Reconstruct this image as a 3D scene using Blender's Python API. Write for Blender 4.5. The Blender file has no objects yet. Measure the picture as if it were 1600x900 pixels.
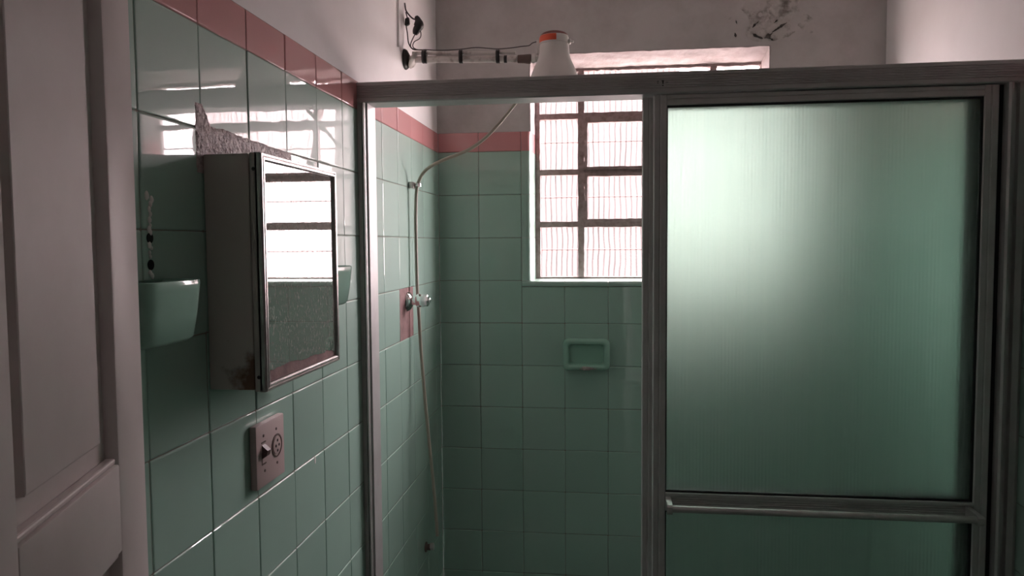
import bpy, bmesh, math, random
from mathutils import Vector, Matrix, noise
random.seed(7)
S = bpy.context.scene
COL = S.collection
W = 1.485            # room width
YF = -2.58           # front wall (doorway) plane
H = 2.55             # ceiling

# ------------------------------------------------------------------ materials
def mat(name, base, rough=0.5, metal=0.0, spec=0.5, var=0.0, vscale=6.0, vcol=None, bump=0.0, bscale=30.0,
        bdetail=3.0, island=0.0, stretch=None, rvar=0.0, coat=0.0, vlo=.42, vhi=.68):
    m = bpy.data.materials.new(name); m.use_nodes = True
    nt = m.node_tree; N = nt.nodes; L = nt.links
    b = N['Principled BSDF']
    b.inputs['Base Color'].default_value = (*base, 1)
    b.inputs['Roughness'].default_value = rough
    b.inputs['Metallic'].default_value = metal
    b.inputs['Specular IOR Level'].default_value = spec
    b.inputs['Coat Weight'].default_value = coat; b.inputs['Coat Roughness'].default_value = .42
    geo = N.new('ShaderNodeNewGeometry')
    vec = geo.outputs['Position']
    if stretch:
        mp = N.new('ShaderNodeMapping'); mp.inputs['Scale'].default_value = stretch
        L.new(vec, mp.inputs['Vector']); vec = mp.outputs[0]
    cs = None
    if var > 0:
        n = N.new('ShaderNodeTexNoise'); n.inputs['Scale'].default_value = vscale; n.inputs['Detail'].default_value = 6
        n.inputs['Roughness'].default_value = .62
        L.new(vec, n.inputs['Vector'])
        r = N.new('ShaderNodeMapRange'); r.inputs[1].default_value = vlo; r.inputs[2].default_value = vhi
        r.inputs[3].default_value = 0; r.inputs[4].default_value = var
        L.new(n.outputs[0], r.inputs[0])
        mx = N.new('ShaderNodeMix'); mx.data_type = 'RGBA'
        mx.inputs[6].default_value = (*base, 1); mx.inputs[7].default_value = (*(vcol or [c*.5 for c in base]), 1)
        L.new(r.outputs[0], mx.inputs[0]); cs = mx.outputs[2]
        if rvar:
            rr = N.new('ShaderNodeMath'); rr.operation = 'MULTIPLY_ADD'
            rr.inputs[1].default_value = rvar; rr.inputs[2].default_value = rough
            L.new(r.outputs[0], rr.inputs[0]); L.new(rr.outputs[0], b.inputs['Roughness'])
    if island > 0:
        hs = N.new('ShaderNodeHueSaturation')
        r = N.new('ShaderNodeMapRange'); r.inputs[3].default_value = 1-island; r.inputs[4].default_value = 1+island
        L.new(geo.outputs['Random Per Island'], r.inputs[0]); L.new(r.outputs[0], hs.inputs['Value'])
        if cs: L.new(cs, hs.inputs['Color'])
        else: hs.inputs['Color'].default_value = (*base, 1)
        cs = hs.outputs[0]
    if cs: L.new(cs, b.inputs['Base Color'])
    if bump > 0:
        n = N.new('ShaderNodeTexNoise'); n.inputs['Scale'].default_value = bscale; n.inputs['Detail'].default_value = bdetail
        L.new(vec, n.inputs['Vector'])
        bp = N.new('ShaderNodeBump'); bp.inputs['Strength'].default_value = 1; bp.inputs['Distance'].default_value = bump
        L.new(n.outputs[0], bp.inputs['Height']); L.new(bp.outputs[0], b.inputs['Normal'])
    return m

M = {}
M['green'] = mat('green_glazed_tile', (.325, .485, .415), .02, spec=.55, coat=.75, bump=.0006, bscale=9, bdetail=1, island=.05,
                 var=.12, vscale=14, vcol=(.29, .44, .37))
M['pink'] = mat('pink_glazed_tile', (.58, .26, .265), .025, spec=.5, coat=.4, bump=.0005, bscale=9, bdetail=1, island=.05)
M['ceramic'] = mat('green_glazed_ceramic', (.295, .49, .40), .06, spec=.35, coat=.2)
M['grout'] = mat('dirty_grout', (.20, .18, .15), .8, var=.8, vscale=9, vcol=(.27, .25, .21))
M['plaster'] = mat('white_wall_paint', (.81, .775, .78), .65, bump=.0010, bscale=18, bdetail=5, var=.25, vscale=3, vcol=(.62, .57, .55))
M['plaster_back'] = mat('shaded_stained_wall_paint', (.54, .51, .50), .7, bump=.0014, bscale=22, bdetail=5, var=.7, vscale=4.5, vcol=(.36, .335, .32))  # wall paint darkened for the shaded window wall, plus mottled stains
M['spall'] = mat('mouldy_peeling_plaster', (.52, .49, .47), .85, bump=.004, bscale=32, bdetail=6, var=.9, vscale=20, vcol=(.17, .15, .13), vlo=.50, vhi=.66)
M['crack'] = mat('crack_mould', (.10, .09, .08), .95, bump=.001, bscale=80, var=.9, vscale=70, vcol=(.03, .027, .023))
M['mortar'] = mat('bare_mortar', (.46, .36, .35), .30, spec=1.0, bump=.008, bscale=120, bdetail=8, var=.9, vscale=60, vcol=(.14, .10, .09))
M['pinkmortar'] = mat('pinkish_mortar', (.25, .145, .14), .8, bump=.002, bscale=70, bdetail=6, var=.6, vscale=25, vcol=(.12, .065, .06))
M['alu'] = mat('weathered_aluminium', (.54, .53, .525), .42, metal=.4, var=.35, vscale=14, vcol=(.36, .34, .335))
M['alu_h'] = mat('brushed_aluminium_bar', (.52, .51, .50), .35, metal=.5, var=.3, vscale=30, vcol=(.26, .25, .24))
M['chrome_trim'] = mat('worn_chrome_trim', (.62, .59, .58), .28, metal=.9, var=.5, vscale=40, vcol=(.33, .28, .27))
M['gasket'] = mat('black_rubber', (.012, .012, .012), .6)
M['chrome'] = mat('polished_chrome', (.78, .78, .78), .08, metal=1)
M['cabinet'] = mat('painted_sheet_metal', (.44, .42, .39), .45, var=.3, vscale=12, vcol=(.22, .20, .18))
M['door'] = mat('pinkish_white_door_paint', (.66, .60, .59), .42, spec=.45, var=.35, vscale=7, vcol=(.50, .44, .43), bump=.0006, bscale=14, bdetail=6)
M['steel'] = mat('rusty_window_steel', (.36, .27, .265), .6, metal=.1, var=.7, vscale=50, vcol=(.18, .12, .115), bump=.0015, bscale=90)
M['reveal'] = mat('cracked_reveal_paint', (.50, .45, .45), .7, var=.6, vscale=22, vcol=(.33, .25, .245), bump=.002, bscale=60, bdetail=6)
M['pvc'] = mat('off_white_pvc', (.60, .56, .53), .35, var=.7, vscale=35, vcol=(.22, .17, .15), vlo=.52, vhi=.66)
M['pvc_clean'] = mat('white_shower_plastic', (.66, .64, .61), .3, var=.15, vscale=10)
M['brownpipe'] = mat('brown_pipe', (.12, .075, .065), .5)
M['tape'] = mat('black_insulating_tape', (.012, .010, .010), .45, bump=.001, bscale=60)
M['redcap'] = mat('dark_red_plastic', (.16, .035, .03), .35)
M['label'] = mat('orange_red_label', (.70, .10, .035), .45, var=.6, vscale=60, vcol=(.55, .045, .025), stretch=(.15, .15, 1))
M['wire'] = mat('dark_wire', (.05, .04, .04), .5)
M['greywire'] = mat('grey_painted_cable', (.62, .585, .58), .6)
M['hose'] = mat('beige_hose', (.37, .335, .275), .38, spec=.5)
M['switch'] = mat('pinkish_switch_plastic', (.50, .39, .38), .4)
M['switch_dark'] = mat('brown_bakelite', (.10, .06, .055), .4)
M['hole'] = mat('dark_hole', (.01, .01, .01), .9)
M['chip'] = mat('white_filler', (.85, .83, .80), .6, bump=.002, bscale=90)
M['floor'] = mat('grey_green_floor_tile', (.11, .13, .12), .4, var=.3, vscale=8)
M['hall'] = mat('hall_paint', (.50, .47, .46), .8)
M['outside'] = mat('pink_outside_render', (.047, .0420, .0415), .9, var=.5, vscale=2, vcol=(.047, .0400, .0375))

M['outside_light'] = mat('bounce_wall_render', (.42, .39, .395), .9, var=.4, vscale=2, vcol=(.40, .355, .35))  # pale tone picked so the added outside wall bounces more daylight
# mirror with rust bloom
m = mat('spotted_mirror', (.86, .87, .86), .02, metal=1); M['mirror'] = m
nt = m.node_tree; N = nt.nodes; L = nt.links; b = N['Principled BSDF']
geo = N['Geometry'] if 'Geometry' in N else [n for n in N if n.type == 'NEW_GEOMETRY'][0]
mp = N.new('ShaderNodeMapping'); mp.inputs['Scale'].default_value = (1, 1.5, .55); L.new(geo.outputs['Position'], mp.inputs[0])
n1 = N.new('ShaderNodeTexNoise'); n1.inputs['Scale'].default_value = 230; n1.inputs['Detail'].default_value = 3; n1.inputs['Roughness'].default_value = .6
L.new(mp.outputs[0], n1.inputs['Vector'])
r1 = N.new('ShaderNodeMapRange'); r1.inputs[1].default_value = .54; r1.inputs[2].default_value = .74; r1.inputs[4].default_value = .65; L.new(n1.outputs[0], r1.inputs[0])
ad = N.new('ShaderNodeMath'); ad.operation = 'ADD'; ad.use_clamp = True; ad.inputs[1].default_value = .17; L.new(r1.outputs[0], ad.inputs[0])
df = N.new('ShaderNodeBsdfDiffuse'); df.inputs[0].default_value = (.60, .60, .57, 1)
mx = N.new('ShaderNodeMixShader'); L.new(ad.outputs[0], mx.inputs[0]); L.new(b.outputs[0], mx.inputs[1]); L.new(df.outputs[0], mx.inputs[2])
L.new(mx.outputs[0], N['Material Output'].inputs[0])

# fluted window glass: clear panes, refraction lines at the flute edges painted as dark tint, slightly milky
m = bpy.data.materials.new('fluted_window_glass'); m.use_nodes = True; M['pane'] = m
nt = m.node_tree; N = nt.nodes; L = nt.links; N.clear()
out = N.new('ShaderNodeOutputMaterial'); geo = N.new('ShaderNodeNewGeometry'); sx = N.new('ShaderNodeSeparateXYZ')
L.new(geo.outputs['Position'], sx.inputs[0])
nz = N.new('ShaderNodeTexNoise'); nz.inputs['Scale'].default_value = 7; L.new(geo.outputs['Position'], nz.inputs['Vector'])
k = N.new('ShaderNodeMath'); k.operation = 'MULTIPLY_ADD'; k.inputs[1].default_value = .020; L.new(nz.outputs[0], k.inputs[0]); L.new(sx.outputs[0], k.inputs[2])
pp = N.new('ShaderNodeMath'); pp.operation = 'PINGPONG'; pp.inputs[1].default_value = .0095; L.new(k.outputs[0], pp.inputs[0])
rp = N.new('ShaderNodeMapRange'); rp.inputs[1].default_value = .0; rp.inputs[2].default_value = .0042; rp.inputs[3].default_value = 1; rp.inputs[4].default_value = 0
L.new(pp.outputs[0], rp.inputs[0])
nz2 = N.new('ShaderNodeTexNoise'); nz2.inputs['Scale'].default_value = 60
mp = N.new('ShaderNodeMapping'); mp.inputs['Scale'].default_value = (1, 1, .06); L.new(geo.outputs['Position'], mp.inputs[0]); L.new(mp.outputs[0], nz2.inputs['Vector'])
mu = N.new('ShaderNodeMath'); mu.operation = 'MULTIPLY'; L.new(rp.outputs[0], mu.inputs[0]); L.new(nz2.outputs[0], mu.inputs[1])
cm = N.new('ShaderNodeMix'); cm.data_type = 'RGBA'; cm.inputs[6].default_value = (.95, .90, .90, 1); cm.inputs[7].default_value = (.22, .17, .17, 1)
L.new(mu.outputs[0], cm.inputs[0])
tr = N.new('ShaderNodeBsdfTransparent'); L.new(cm.outputs[2], tr.inputs[0])
tl = N.new('ShaderNodeBsdfTranslucent'); tl.inputs[0].default_value = (.85, .79, .79, 1)
gl = N.new('ShaderNodeBsdfGlossy'); gl.inputs['Roughness'].default_value = .12
m1 = N.new('ShaderNodeMixShader'); m1.inputs[0].default_value = .012; L.new(tr.outputs[0], m1.inputs[1]); L.new(tl.outputs[0], m1.inputs[2])
m2 = N.new('ShaderNodeMixShader'); m2.inputs[0].default_value = .04; L.new(m1.outputs[0], m2.inputs[1]); L.new(gl.outputs[0], m2.inputs[2])
L.new(m2.outputs[0], out.inputs[0])

# ribbed frosted shower glass
m = bpy.data.materials.new('ribbed_frosted_glass'); m.use_nodes = True; M['frost'] = m
nt = m.node_tree; N = nt.nodes; L = nt.links; b = N['Principled BSDF']
b.inputs['Base Color'].default_value = (.86, .97, .94, 1); b.inputs['Roughness'].default_value = .5
b.inputs['Transmission Weight'].default_value = 1; b.inputs['IOR'].default_value = 1.45; b.inputs['Specular IOR Level'].default_value = .3
geo = N.new('ShaderNodeNewGeometry'); sx = N.new('ShaderNodeSeparateXYZ'); L.new(geo.outputs['Position'], sx.inputs[0])
sn = N.new('ShaderNodeMath'); sn.operation = 'MULTIPLY'; sn.inputs[1].default_value = 2*math.pi/.0078; L.new(sx.outputs[0], sn.inputs[0])
s2 = N.new('ShaderNodeMath'); s2.operation = 'SINE'; L.new(sn.outputs[0], s2.inputs[0])
bp = N.new('ShaderNodeBump'); bp.inputs['Distance'].default_value = .00024
mq = N.new('ShaderNodeMapping'); mq.inputs['Scale'].default_value = (1, 1, .12); L.new(geo.outputs['Position'], mq.inputs[0])
nq = N.new('ShaderNodeTexNoise'); nq.inputs['Scale'].default_value = 22; L.new(mq.outputs[0], nq.inputs['Vector'])
rq = N.new('ShaderNodeMapRange'); rq.inputs[1].default_value = .35; rq.inputs[2].default_value = .65; L.new(nq.outputs[0], rq.inputs[0])
mh = N.new('ShaderNodeMath'); mh.operation = 'MULTIPLY'; L.new(s2.outputs[0], mh.inputs[0]); L.new(rq.outputs[0], mh.inputs[1]); L.new(mh.outputs[0], bp.inputs['Height']); L.new(bp.outputs[0], b.inputs['Normal'])
mp = N.new('ShaderNodeMapping'); mp.inputs['Scale'].default_value = (1, 1, .03); L.new(geo.outputs['Position'], mp.inputs[0])
nz = N.new('ShaderNodeTexNoise'); nz.inputs['Scale'].default_value = 90; nz.inputs['Detail'].default_value = 3; L.new(mp.outputs[0], nz.inputs['Vector'])
cm = N.new('ShaderNodeMix'); cm.data_type = 'RGBA'; cm.inputs[6].default_value = (.725, .85, .785, 1); cm.inputs[7].default_value = (.62, .765, .71, 1)
L.new(nz.outputs[0], cm.inputs[0]); L.new(cm.outputs[2], b.inputs['Base Color'])

# ------------------------------------------------------------------ object helpers
def obj(name, bm, material, parent=None, smooth=None, kind=None, label=None):
    if isinstance(bm, bpy.types.Mesh): me = bm
    else:
        bmesh.ops.recalc_face_normals(bm, faces=bm.faces)
        me = bpy.data.meshes.new(name); bm.to_mesh(me); bm.free()
    lo = [min(v.co[i] for v in me.vertices) for i in range(3)]; hi = [max(v.co[i] for v in me.vertices) for i in range(3)]
    c = Vector([(a+b)/2 for a, b in zip(lo, hi)])
    me.transform(Matrix.Translation(-c))
    o = bpy.data.objects.new(name, me); COL.objects.link(o)
    for mm in (material if isinstance(material, (list, tuple)) else [material]): me.materials.append(M[mm])
    o.location = c
    if parent is not None:
        o.parent = parent
        p = parent; off = Vector((0, 0, 0))
        while p: off += p.location; p = p.parent
        o.location = c - off
    if smooth is not None:
        for p in me.polygons: p.use_smooth = True
        me.set_sharp_from_angle(angle=math.radians(smooth))
    if kind: o['kind'] = kind
    if label: o['label'] = label
    return o

def thing(name, label, cat, loc, group=None):
    o = bpy.data.objects.new(name, None); COL.objects.link(o); o.location = loc; o.empty_display_size = .05
    o['label'] = label; o['category'] = cat
    if group: o['group'] = group
    return o

def box(bm, x0, x1, y0, y1, z0, z1, bev=0.0, seg=2):
    r = bmesh.ops.create_cube(bm, size=1)
    vs = r['verts']
    for v in vs:
        v.co = Vector((x0 if v.co.x < 0 else x1, y0 if v.co.y < 0 else y1, z0 if v.co.z < 0 else z1))
    if bev > 0:
        es = list({e for v in vs for e in v.link_edges})
        bmesh.ops.bevel(bm, geom=es, offset=bev, segments=seg, profile=.5, affect='EDGES')
    return vs
def B(*a, **k):
    bm = bmesh.new(); box(bm, *a, **k); return bm

def prism(bm, pts, axis, a, b):
    """2-D outline swept along an axis: axis x -> pts are (y,z); y -> (x,z); z -> (x,y)"""
    def P(p, t): return {'x': (t, p[0], p[1]), 'y': (p[0], t, p[1]), 'z': (p[0], p[1], t)}[axis]
    A = [bm.verts.new(P(p, a)) for p in pts]; C = [bm.verts.new(P(p, b)) for p in pts]
    n = len(pts)
    for i in range(n): bm.faces.new((A[i], A[(i+1) % n], C[(i+1) % n], C[i]))
    bm.faces.new(A[::-1]); bm.faces.new(C)

def spline(pts, n=8):
    pts = [Vector(p) for p in pts]; out = []
    for i in range(len(pts)-1):
        p0 = pts[max(i-1, 0)]; p1 = pts[i]; p2 = pts[i+1]; p3 = pts[min(i+2, len(pts)-1)]
        for k in range(n):
            t = k/n
            out.append(.5*((2*p1)+(p2-p0)*t+(2*p0-5*p1+4*p2-p3)*t*t+(3*p1-p0-3*p2+p3)*t**3))
    out.append(pts[-1]); return out

def tube(bm, pts, r, seg=12, cap=True):
    pts = [Vector(p) for p in pts]; n = len(pts)
    rs = r if isinstance(r, (list, tuple)) else [r]*n
    t0 = (pts[1]-pts[0]).normalized()
    up = Vector((0, 0, 1)) if abs(t0.z) < .9 else Vector((0, 1, 0))
    u = t0.cross(up).normalized(); rings = []
    for i in range(n):
        t = (pts[min(i+1, n-1)]-pts[max(i-1, 0)]).normalized()
        u = (u - t*u.dot(t)).normalized(); v = t.cross(u)
        rings.append([bm.verts.new(pts[i]+rs[i]*(math.cos(a)*u+math.sin(a)*v)) for a in [2*math.pi*j/seg for j in range(seg)]])
    for i in range(n-1):
        for j in range(seg):
            bm.faces.new((rings[i][j], rings[i][(j+1) % seg], rings[i+1][(j+1) % seg], rings[i+1][j]))
    if cap: bm.faces.new(rings[0][::-1]); bm.faces.new(rings[-1])

def lathe(bm, prof, origin, axis, seg=32):
    """prof: (radius, distance along axis)"""
    ax = Vector(axis).normalized(); o = Vector(origin)
    u = ax.cross(Vector((0, 0, 1)) if abs(ax.z) < .9 else Vector((0, 1, 0))).normalized(); v = ax.cross(u)
    rings = [[bm.verts.new(o+ax*h+max(r, 1e-5)*(math.cos(a)*u+math.sin(a)*v)) for a in [2*math.pi*j/seg for j in range(seg)]] for r, h in prof]
    for i in range(len(rings)-1):
        for j in range(seg):
            bm.faces.new((rings[i][j], rings[i][(j+1) % seg], rings[i+1][(j+1) % seg], rings[i+1][j]))
    bm.faces.new(rings[0][::-1]); bm.faces.new(rings[-1])

def rings_mesh(bm, rings, cap0=True, cap1=True):
    R = [[bm.verts.new(p) for p in r] for r in rings]; n = len(R[0])
    for i in range(len(R)-1):
        for j in range(n):
            bm.faces.new((R[i][j], R[i][(j+1) % n], R[i+1][(j+1) % n], R[i+1][j]))
    if cap0: bm.faces.new(R[0][::-1])
    if cap1: bm.faces.new(R[-1])

def rrect(hw, hh, r, n=6):
    r = min(r, hw-1e-4, hh-1e-4); out = []
    for cx, cy, a0 in ((hw-r, hh-r, 0), (-hw+r, hh-r, 90), (-hw+r, -hh+r, 180), (hw-r, -hh+r, 270)):
        for k in range(n+1):
            a = math.radians(a0+90*k/n); out.append((cx+r*math.cos(a), cy+r*math.sin(a)))
    return out

def disc(bm, c, nrm, r, h, seg=14):
    lathe(bm, [(r, 0), (r, h*.7), (r*.85, h)], c, nrm, seg)

# ------------------------------------------------------------------ tiled walls
G = .0011
def tile(bm, fr, u0, u1, v0, v1, tilt=.0030):
    """one glazed tile; fr(u, v, depth) maps to the wall, depth 0 = glaze plane, positive = out of the wall"""
    a, b = [max(-.0055, min(.0055, random.gauss(0, tilt))) for _ in (0, 1)]; off = random.gauss(0, .00025)
    u0 += G/2; u1 -= G/2; v0 += G/2; v1 -= G/2
    uc, vc = (u0+u1)/2, (v0+v1)/2
    hw, hh = (u1-u0)/2, (v1-v0)/2
    if hw < .004 or hh < .004: return
    rings = []
    for ins, d in ((0, -.006), (0, -.0017), (.0005, -.0009), (.0014, -.0003), (.0030, 0)):
        ring = []
        for x, y in rrect(hw-ins, hh-ins, max(.0006, .0030-ins), 2):
            ring.append(fr(uc+x, vc+y, d+off+a*x*(d > -.005)+b*y*(d > -.005)))
        rings.append(ring)
    # slightly pillowed face
    x = hw-.0018; y = hh-.0018
    R = [[bm.verts.new(p) for p in r] for r in rings]; n = len(R[0])
    for i in range(len(R)-1):
        for j in range(n): bm.faces.new((R[i][j], R[i][(j+1) % n], R[i+1][(j+1) % n], R[i+1][j]))
    bm.faces.new(R[-1])

def quadslab(bm, fr, u0, u1, v0, v1, d0, d1):
    A = [fr(u, v, d0) for u, v in ((u0, v0), (u1, v0), (u1, v1), (u0, v1))]
    C = [fr(u, v, d1) for u, v in ((u0, v0), (u1, v0), (u1, v1), (u0, v1))]
    rings_mesh(bm, [A, C])

ZP, ZT = 1.80, 1.867
def tiled(parent, fr, cols, skip=(), cut=None, prefix=''):
    g = bmesh.new(); p = bmesh.new(); q = bmesh.new()
    rows = [(ZT, ZP, 1)] + [(ZP-.15*k, ZP-.15*(k+1), 0) for k in range(12)]
    for ci, (u0, u1) in enumerate(cols):
        for ri, (z1, z0, pk) in enumerate(rows):
            if (ci, ri) in skip: continue
            for (a, b, c, d) in (cut(u0, u1, z0, z1) if cut else [(u0, u1, z0, z1)]):
                tile(p if pk else g, fr, a, b, c, d)
                quadslab(q, fr, a, b, c, d, -.006, -.0017)
    obj('green_tiles', g, 'green', parent, kind='structure')
    obj('pink_border_tiles', p, 'pink', parent, kind='structure')
    obj('grout', q, 'grout', parent, kind='structure')

def heightfield(fr, u0, u1, v0, v1, nu, nv, f):
    bm = bmesh.new()
    V = [[bm.verts.new(fr(u0+(u1-u0)*i/nu, v0+(v1-v0)*j/nv, f(i/nu, j/nv))) for j in range(nv+1)] for i in range(nu+1)]
    for i in range(nu):
        for j in range(nv): bm.faces.new((V[i][j], V[i+1][j], V[i+1][j+1], V[i][j+1]))
    # close the back so the patch is a solid lump bedded in the wall
    Bk = [[None]*(nv+1) for _ in range(nu+1)]
    edge = [(i, 0) for i in range(nu+1)]+[(nu, j) for j in range(1, nv+1)]+[(i, nv) for i in range(nu-1, -1, -1)]+[(0, j) for j in range(nv-1, 0, -1)]
    bk = [bm.verts.new(fr(u0+(u1-u0)*i/nu, v0+(v1-v0)*j/nv, -.012)) for i, j in edge]
    n = len(edge)
    for k in range(n):
        i, j = edge[k]; i2, j2 = edge[(k+1) % n]
        bm.faces.new((V[i][j], bk[k], bk[(k+1) % n], V[i2][j2]))
    bm.faces.new(bk)
    return bm

# left wall
fl = lambda u, v, d: Vector((d, u, v))
wl = obj('wall_left', B(-.12, -.003, YF-.15, .0, 0, H), 'plaster', kind='structure')
YL = -1.571
cols = []
k = -8
while True:
    a, b = YL+.15*k, YL+.15*(k+1)
    if a >= -.01: break
    if b > YF: cols.append((max(a, YF), min(b, 0)))
    k += 1
# the tile between joints at y=-0.521 and -0.371, fourth course, is missing
mi = [i for i, c in enumerate(cols) if abs(c[0]+.521) < .01][0]
tiled(wl, fl, cols, skip=((mi, 4),))
def fm(u, v):
    n = noise.noise(Vector((u*9, v*9, 3.1)))*.0022 + noise.noise(Vector((u*30, v*30, 1)))*.001
    groove = -.004*math.exp(-((u-.52+.03*noise.noise(Vector((v*6, 0, 0))))/.05)**2) * (v < .75)
    dark = -.004*math.exp(-((u-.9)/.07)**2)
    return -.0008+.4*n+.4*groove+.4*dark
obj('bare_mortar', heightfield(fl, -.521, -.371, 1.20, 1.35, 40, 40, fm), 'pinkmortar', wl, smooth=60, kind='structure', label='pink bare mortar where one tile is missing')
# broken strip of tile above the medicine cabinet
def fp(u, v):
    nz = noise.noise(Vector((u*7, v*2.5, .4)))*.0016 + noise.noise(Vector((u*40, v*14, 2)))*.0011 + noise.noise(Vector((u*95, v*30, 7)))*.0013 + noise.noise(Vector((u*190, v*60, 3)))*.0009
    top = .80 - .10*u + .05*noise.noise(Vector((u*9, 0, 8)))
    if u < .13: top += .55*(1-u/.13)
    m = min(1, max(-1, (top-v)*9)); m = min(m, (1-u)*18, (u+.012)*40, 1)
    return -.002+.0038*m+.85*nz*max(m, 0)
obj('mortar_patch', heightfield(fl, -1.588, -1.245, 1.585, 1.685, 200, 64, fp), 'mortar', wl, smooth=60, kind='structure', label='rough bare mortar strip above the cabinet')
# chips and two drill holes in the joint above the soap dish
cb = bmesh.new(); random.seed(3)
for z, s, dy in ((1.5435, .006, -.004), (1.5395, .005, .006), (1.5335, .0045, .003), (1.5265, .004, 0), (1.520, .004, .002), (1.5125, .0045, 0), (1.5055, .003, .001), (1.5005, .005, -.001), (1.4965, .004, .001), (1.480, .0045, -.002), (1.4760, .003, .002), (1.4700, .003, -.002), (1.4650, .003, -.001), (1.4435, .004, -.002), (1.4400, .004, .002)):
    r = bmesh.ops.create_icosphere(cb, subdivisions=2, radius=1)
    for v in r['verts']:
        d = 1+.35*noise.noise(v.co*2.3+Vector((z*90, 0, 0)))
        v.co = Vector((.0002+v.co.x*.0022, -1.7045+dy+v.co.y*d*s*.8, z+v.co.z*d*s*1.05))
obj('joint_filler_chips', cb, 'chip', wl, smooth=60, kind='structure', label='white filler chips in the tile joint above the dish')
hb = bmesh.new()
for y, z in ((-1.7045, 1.4890), (-1.7045, 1.4543)):
    lathe(hb, [(.0068, -.001), (.0068, .0007), (.0062, .0009)], (.0, y, z), (1, 0, 0), 18)
obj('drill_holes', hb, 'hole', wl, kind='structure', label='two black drill holes in the tile')
chb = bmesh.new()
lathe(chb, [(.003, -.001), (.003, .0004), (.001, .0009)], (0, -1.172, 1.042), (1, 0, 0), 8)
for v in chb.verts: v.co.z = 1.042+(v.co.z-1.042)*2.6
obj('glaze_chip', chb, 'chip', wl, kind='structure')

# back wall with the window opening
WX0, WX1, WZ0, WZ1 = .322, 1.127, 1.350, 2.129
fb = lambda u, v, d: Vector((u, -d, v))
bm = bmesh.new()
box(bm, -.12, WX0, .003, .17, 0, H); box(bm, WX1, W+.12, .003, .17, 0, H)
box(bm, WX0, WX1, .003, .17, 0, WZ0-.012); box(bm, WX0, WX1, .003, .17, WZ1, H)
wb = obj('wall_back', bm, 'plaster_back', kind='structure')
cols = [(0, .143)]+[(.143+.15*i, min(.143+.15*(i+1), W)) for i in range(9)]
HX0, HX1, HZ0 = .293, 1.156, 1.328
def cut(u0, u1, z0, z1):
    if u1 <= HX0+1e-4 or u0 >= HX1-1e-4 or z1 <= HZ0: return [(u0, u1, z0, z1)]
    out = []
    if u0 < HX0-1e-4: out.append((u0, HX0, z0, z1))
    if u1 > HX1+1e-4: out.append((HX1, u1, z0, z1))
    if z0 < HZ0-.01: out.append((max(u0, HX0), min(u1, HX1), z0, HZ0))
    return out
tiled(wb, fb, cols, cut=cut)
# bull-nosed reveal tiles, sill and painted reveal
def vprof(side):
    base = [(HX0+G, .0), (.3085, .0), (.316, -.0012), (.3215, .0018), (.3245, .007), (.326, .015), (.3335, .104), (.3215, .104), (.316, .02), (.306, .006), (HX0+G, .006)]
    return base if side < 0 else [(HX0+HX1-x, y) for x, y in base]
vg = bmesh.new(); vp = bmesh.new()
for side in (-1, 1):
    for z1, z0, pk in [(ZT, ZP, 1)]+[(ZP-.15*i, ZP-.15*(i+1), 0) for i in range(3)]:
        prism(vp if pk else vg, vprof(side), 'z', z0+G/2 if z0 > 1.36 else 1.3505, z1-G/2)
obj('reveal_tiles', vg, 'green', wb, smooth=40, kind='structure'); obj('pink_reveal_tiles', vp, 'pink', wb, smooth=40, kind='structure')
sg = bmesh.new()
sp = [(0, HZ0+G), (-.004, 1.331), (-.0055, 1.339), (-.0035, 1.3455), (.002, 1.3492), (.012, 1.3505), (.104, 1.352), (.104, 1.340), (.006, 1.338), (.006, HZ0+G)]
xs = [HX0, .443, .593, .743, .893, 1.043, HX1]
for a, b in zip(xs, xs[1:]): prism(sg, sp, 'x', a+G/2, b-G/2)
obj('sill_tiles', sg, 'green', wb, smooth=40, kind='structure')
rv = bmesh.new()
def rough_slab(bm, fr, u0, u1, v0, v1, nu, nv, amp, seed):
    b2 = heightfield(fr, u0, u1, v0, v1, nu, nv, lambda a, c: amp*(noise.noise(Vector((a*(u1-u0)*28, c*(v1-v0)*40, seed)))+.5*noise.noise(Vector((a*(u1-u0)*90, c*(v1-v0)*90, seed)))))
    me = bpy.data.meshes.new('t'); b2.to_mesh(me); bm.from_mesh(me); bpy.data.meshes.remove(me); b2.free()
rough_slab(rv, lambda u, v, d: Vector((u, v, WZ1-.002-.30*v-d)), WX0, WX1, .004, .104, 70, 12, .0022, 1)
rough_slab(rv, lambda u, v, d: Vector((WX0+.004+d+.07*v, v, u)), ZT, WZ1-.002, .004, .104, 30, 12, .0012, 5)
rough_slab(rv, lambda u, v, d: Vector((WX1-.004-d-.07*v, v, u)), ZT, WZ1-.002, .004, .104, 30, 12, .0012, 9)
obj('painted_reveal', rv, 'reveal', wb, smooth=60, kind='structure')
# peeling, mouldy plaster at the top right corner of the window
def fs(u, v):
    x, y = u, v
    dx = (x-.5)/.5; dy = (y-.5)/.5
    e = 1-(dx*dx+dy*dy)**.5 + .45*noise.noise(Vector((x*5, y*3, 2.2)))
    m = min(1, max(-1, e*2.2))
    return -.006+.0055*m+.0040*max(m, 0)*(noise.noise(Vector((x*9, y*6, 4)))+.7*noise.noise(Vector((x*24, y*16, 5))))
obj('peeling_plaster', heightfield(fb, .985, 1.285, 2.13, 2.30, 80, 50, fs), 'spall', wb, smooth=60, kind='structure', label='peeling mouldy plaster beside the window corner')
ck = bmesh.new()
def crack(pts, w):
    P = spline([(x, -.0012-.0016, z) for x, z in pts], 6); n = len(P)
    tube(ck, P, [w*(.35+.65*math.sin(math.pi*i/(n-1)))*max(.12, 1+1.5*noise.noise(p*150)+.5*noise.noise(p*50)) for i, p in enumerate(P)], 6)
crack([(1.105, 2.151), (1.118, 2.158), (1.131, 2.166)], .0042)
crack([(1.128, 2.168), (1.143, 2.178), (1.160, 2.189), (1.176, 2.198)], .0030)
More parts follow.
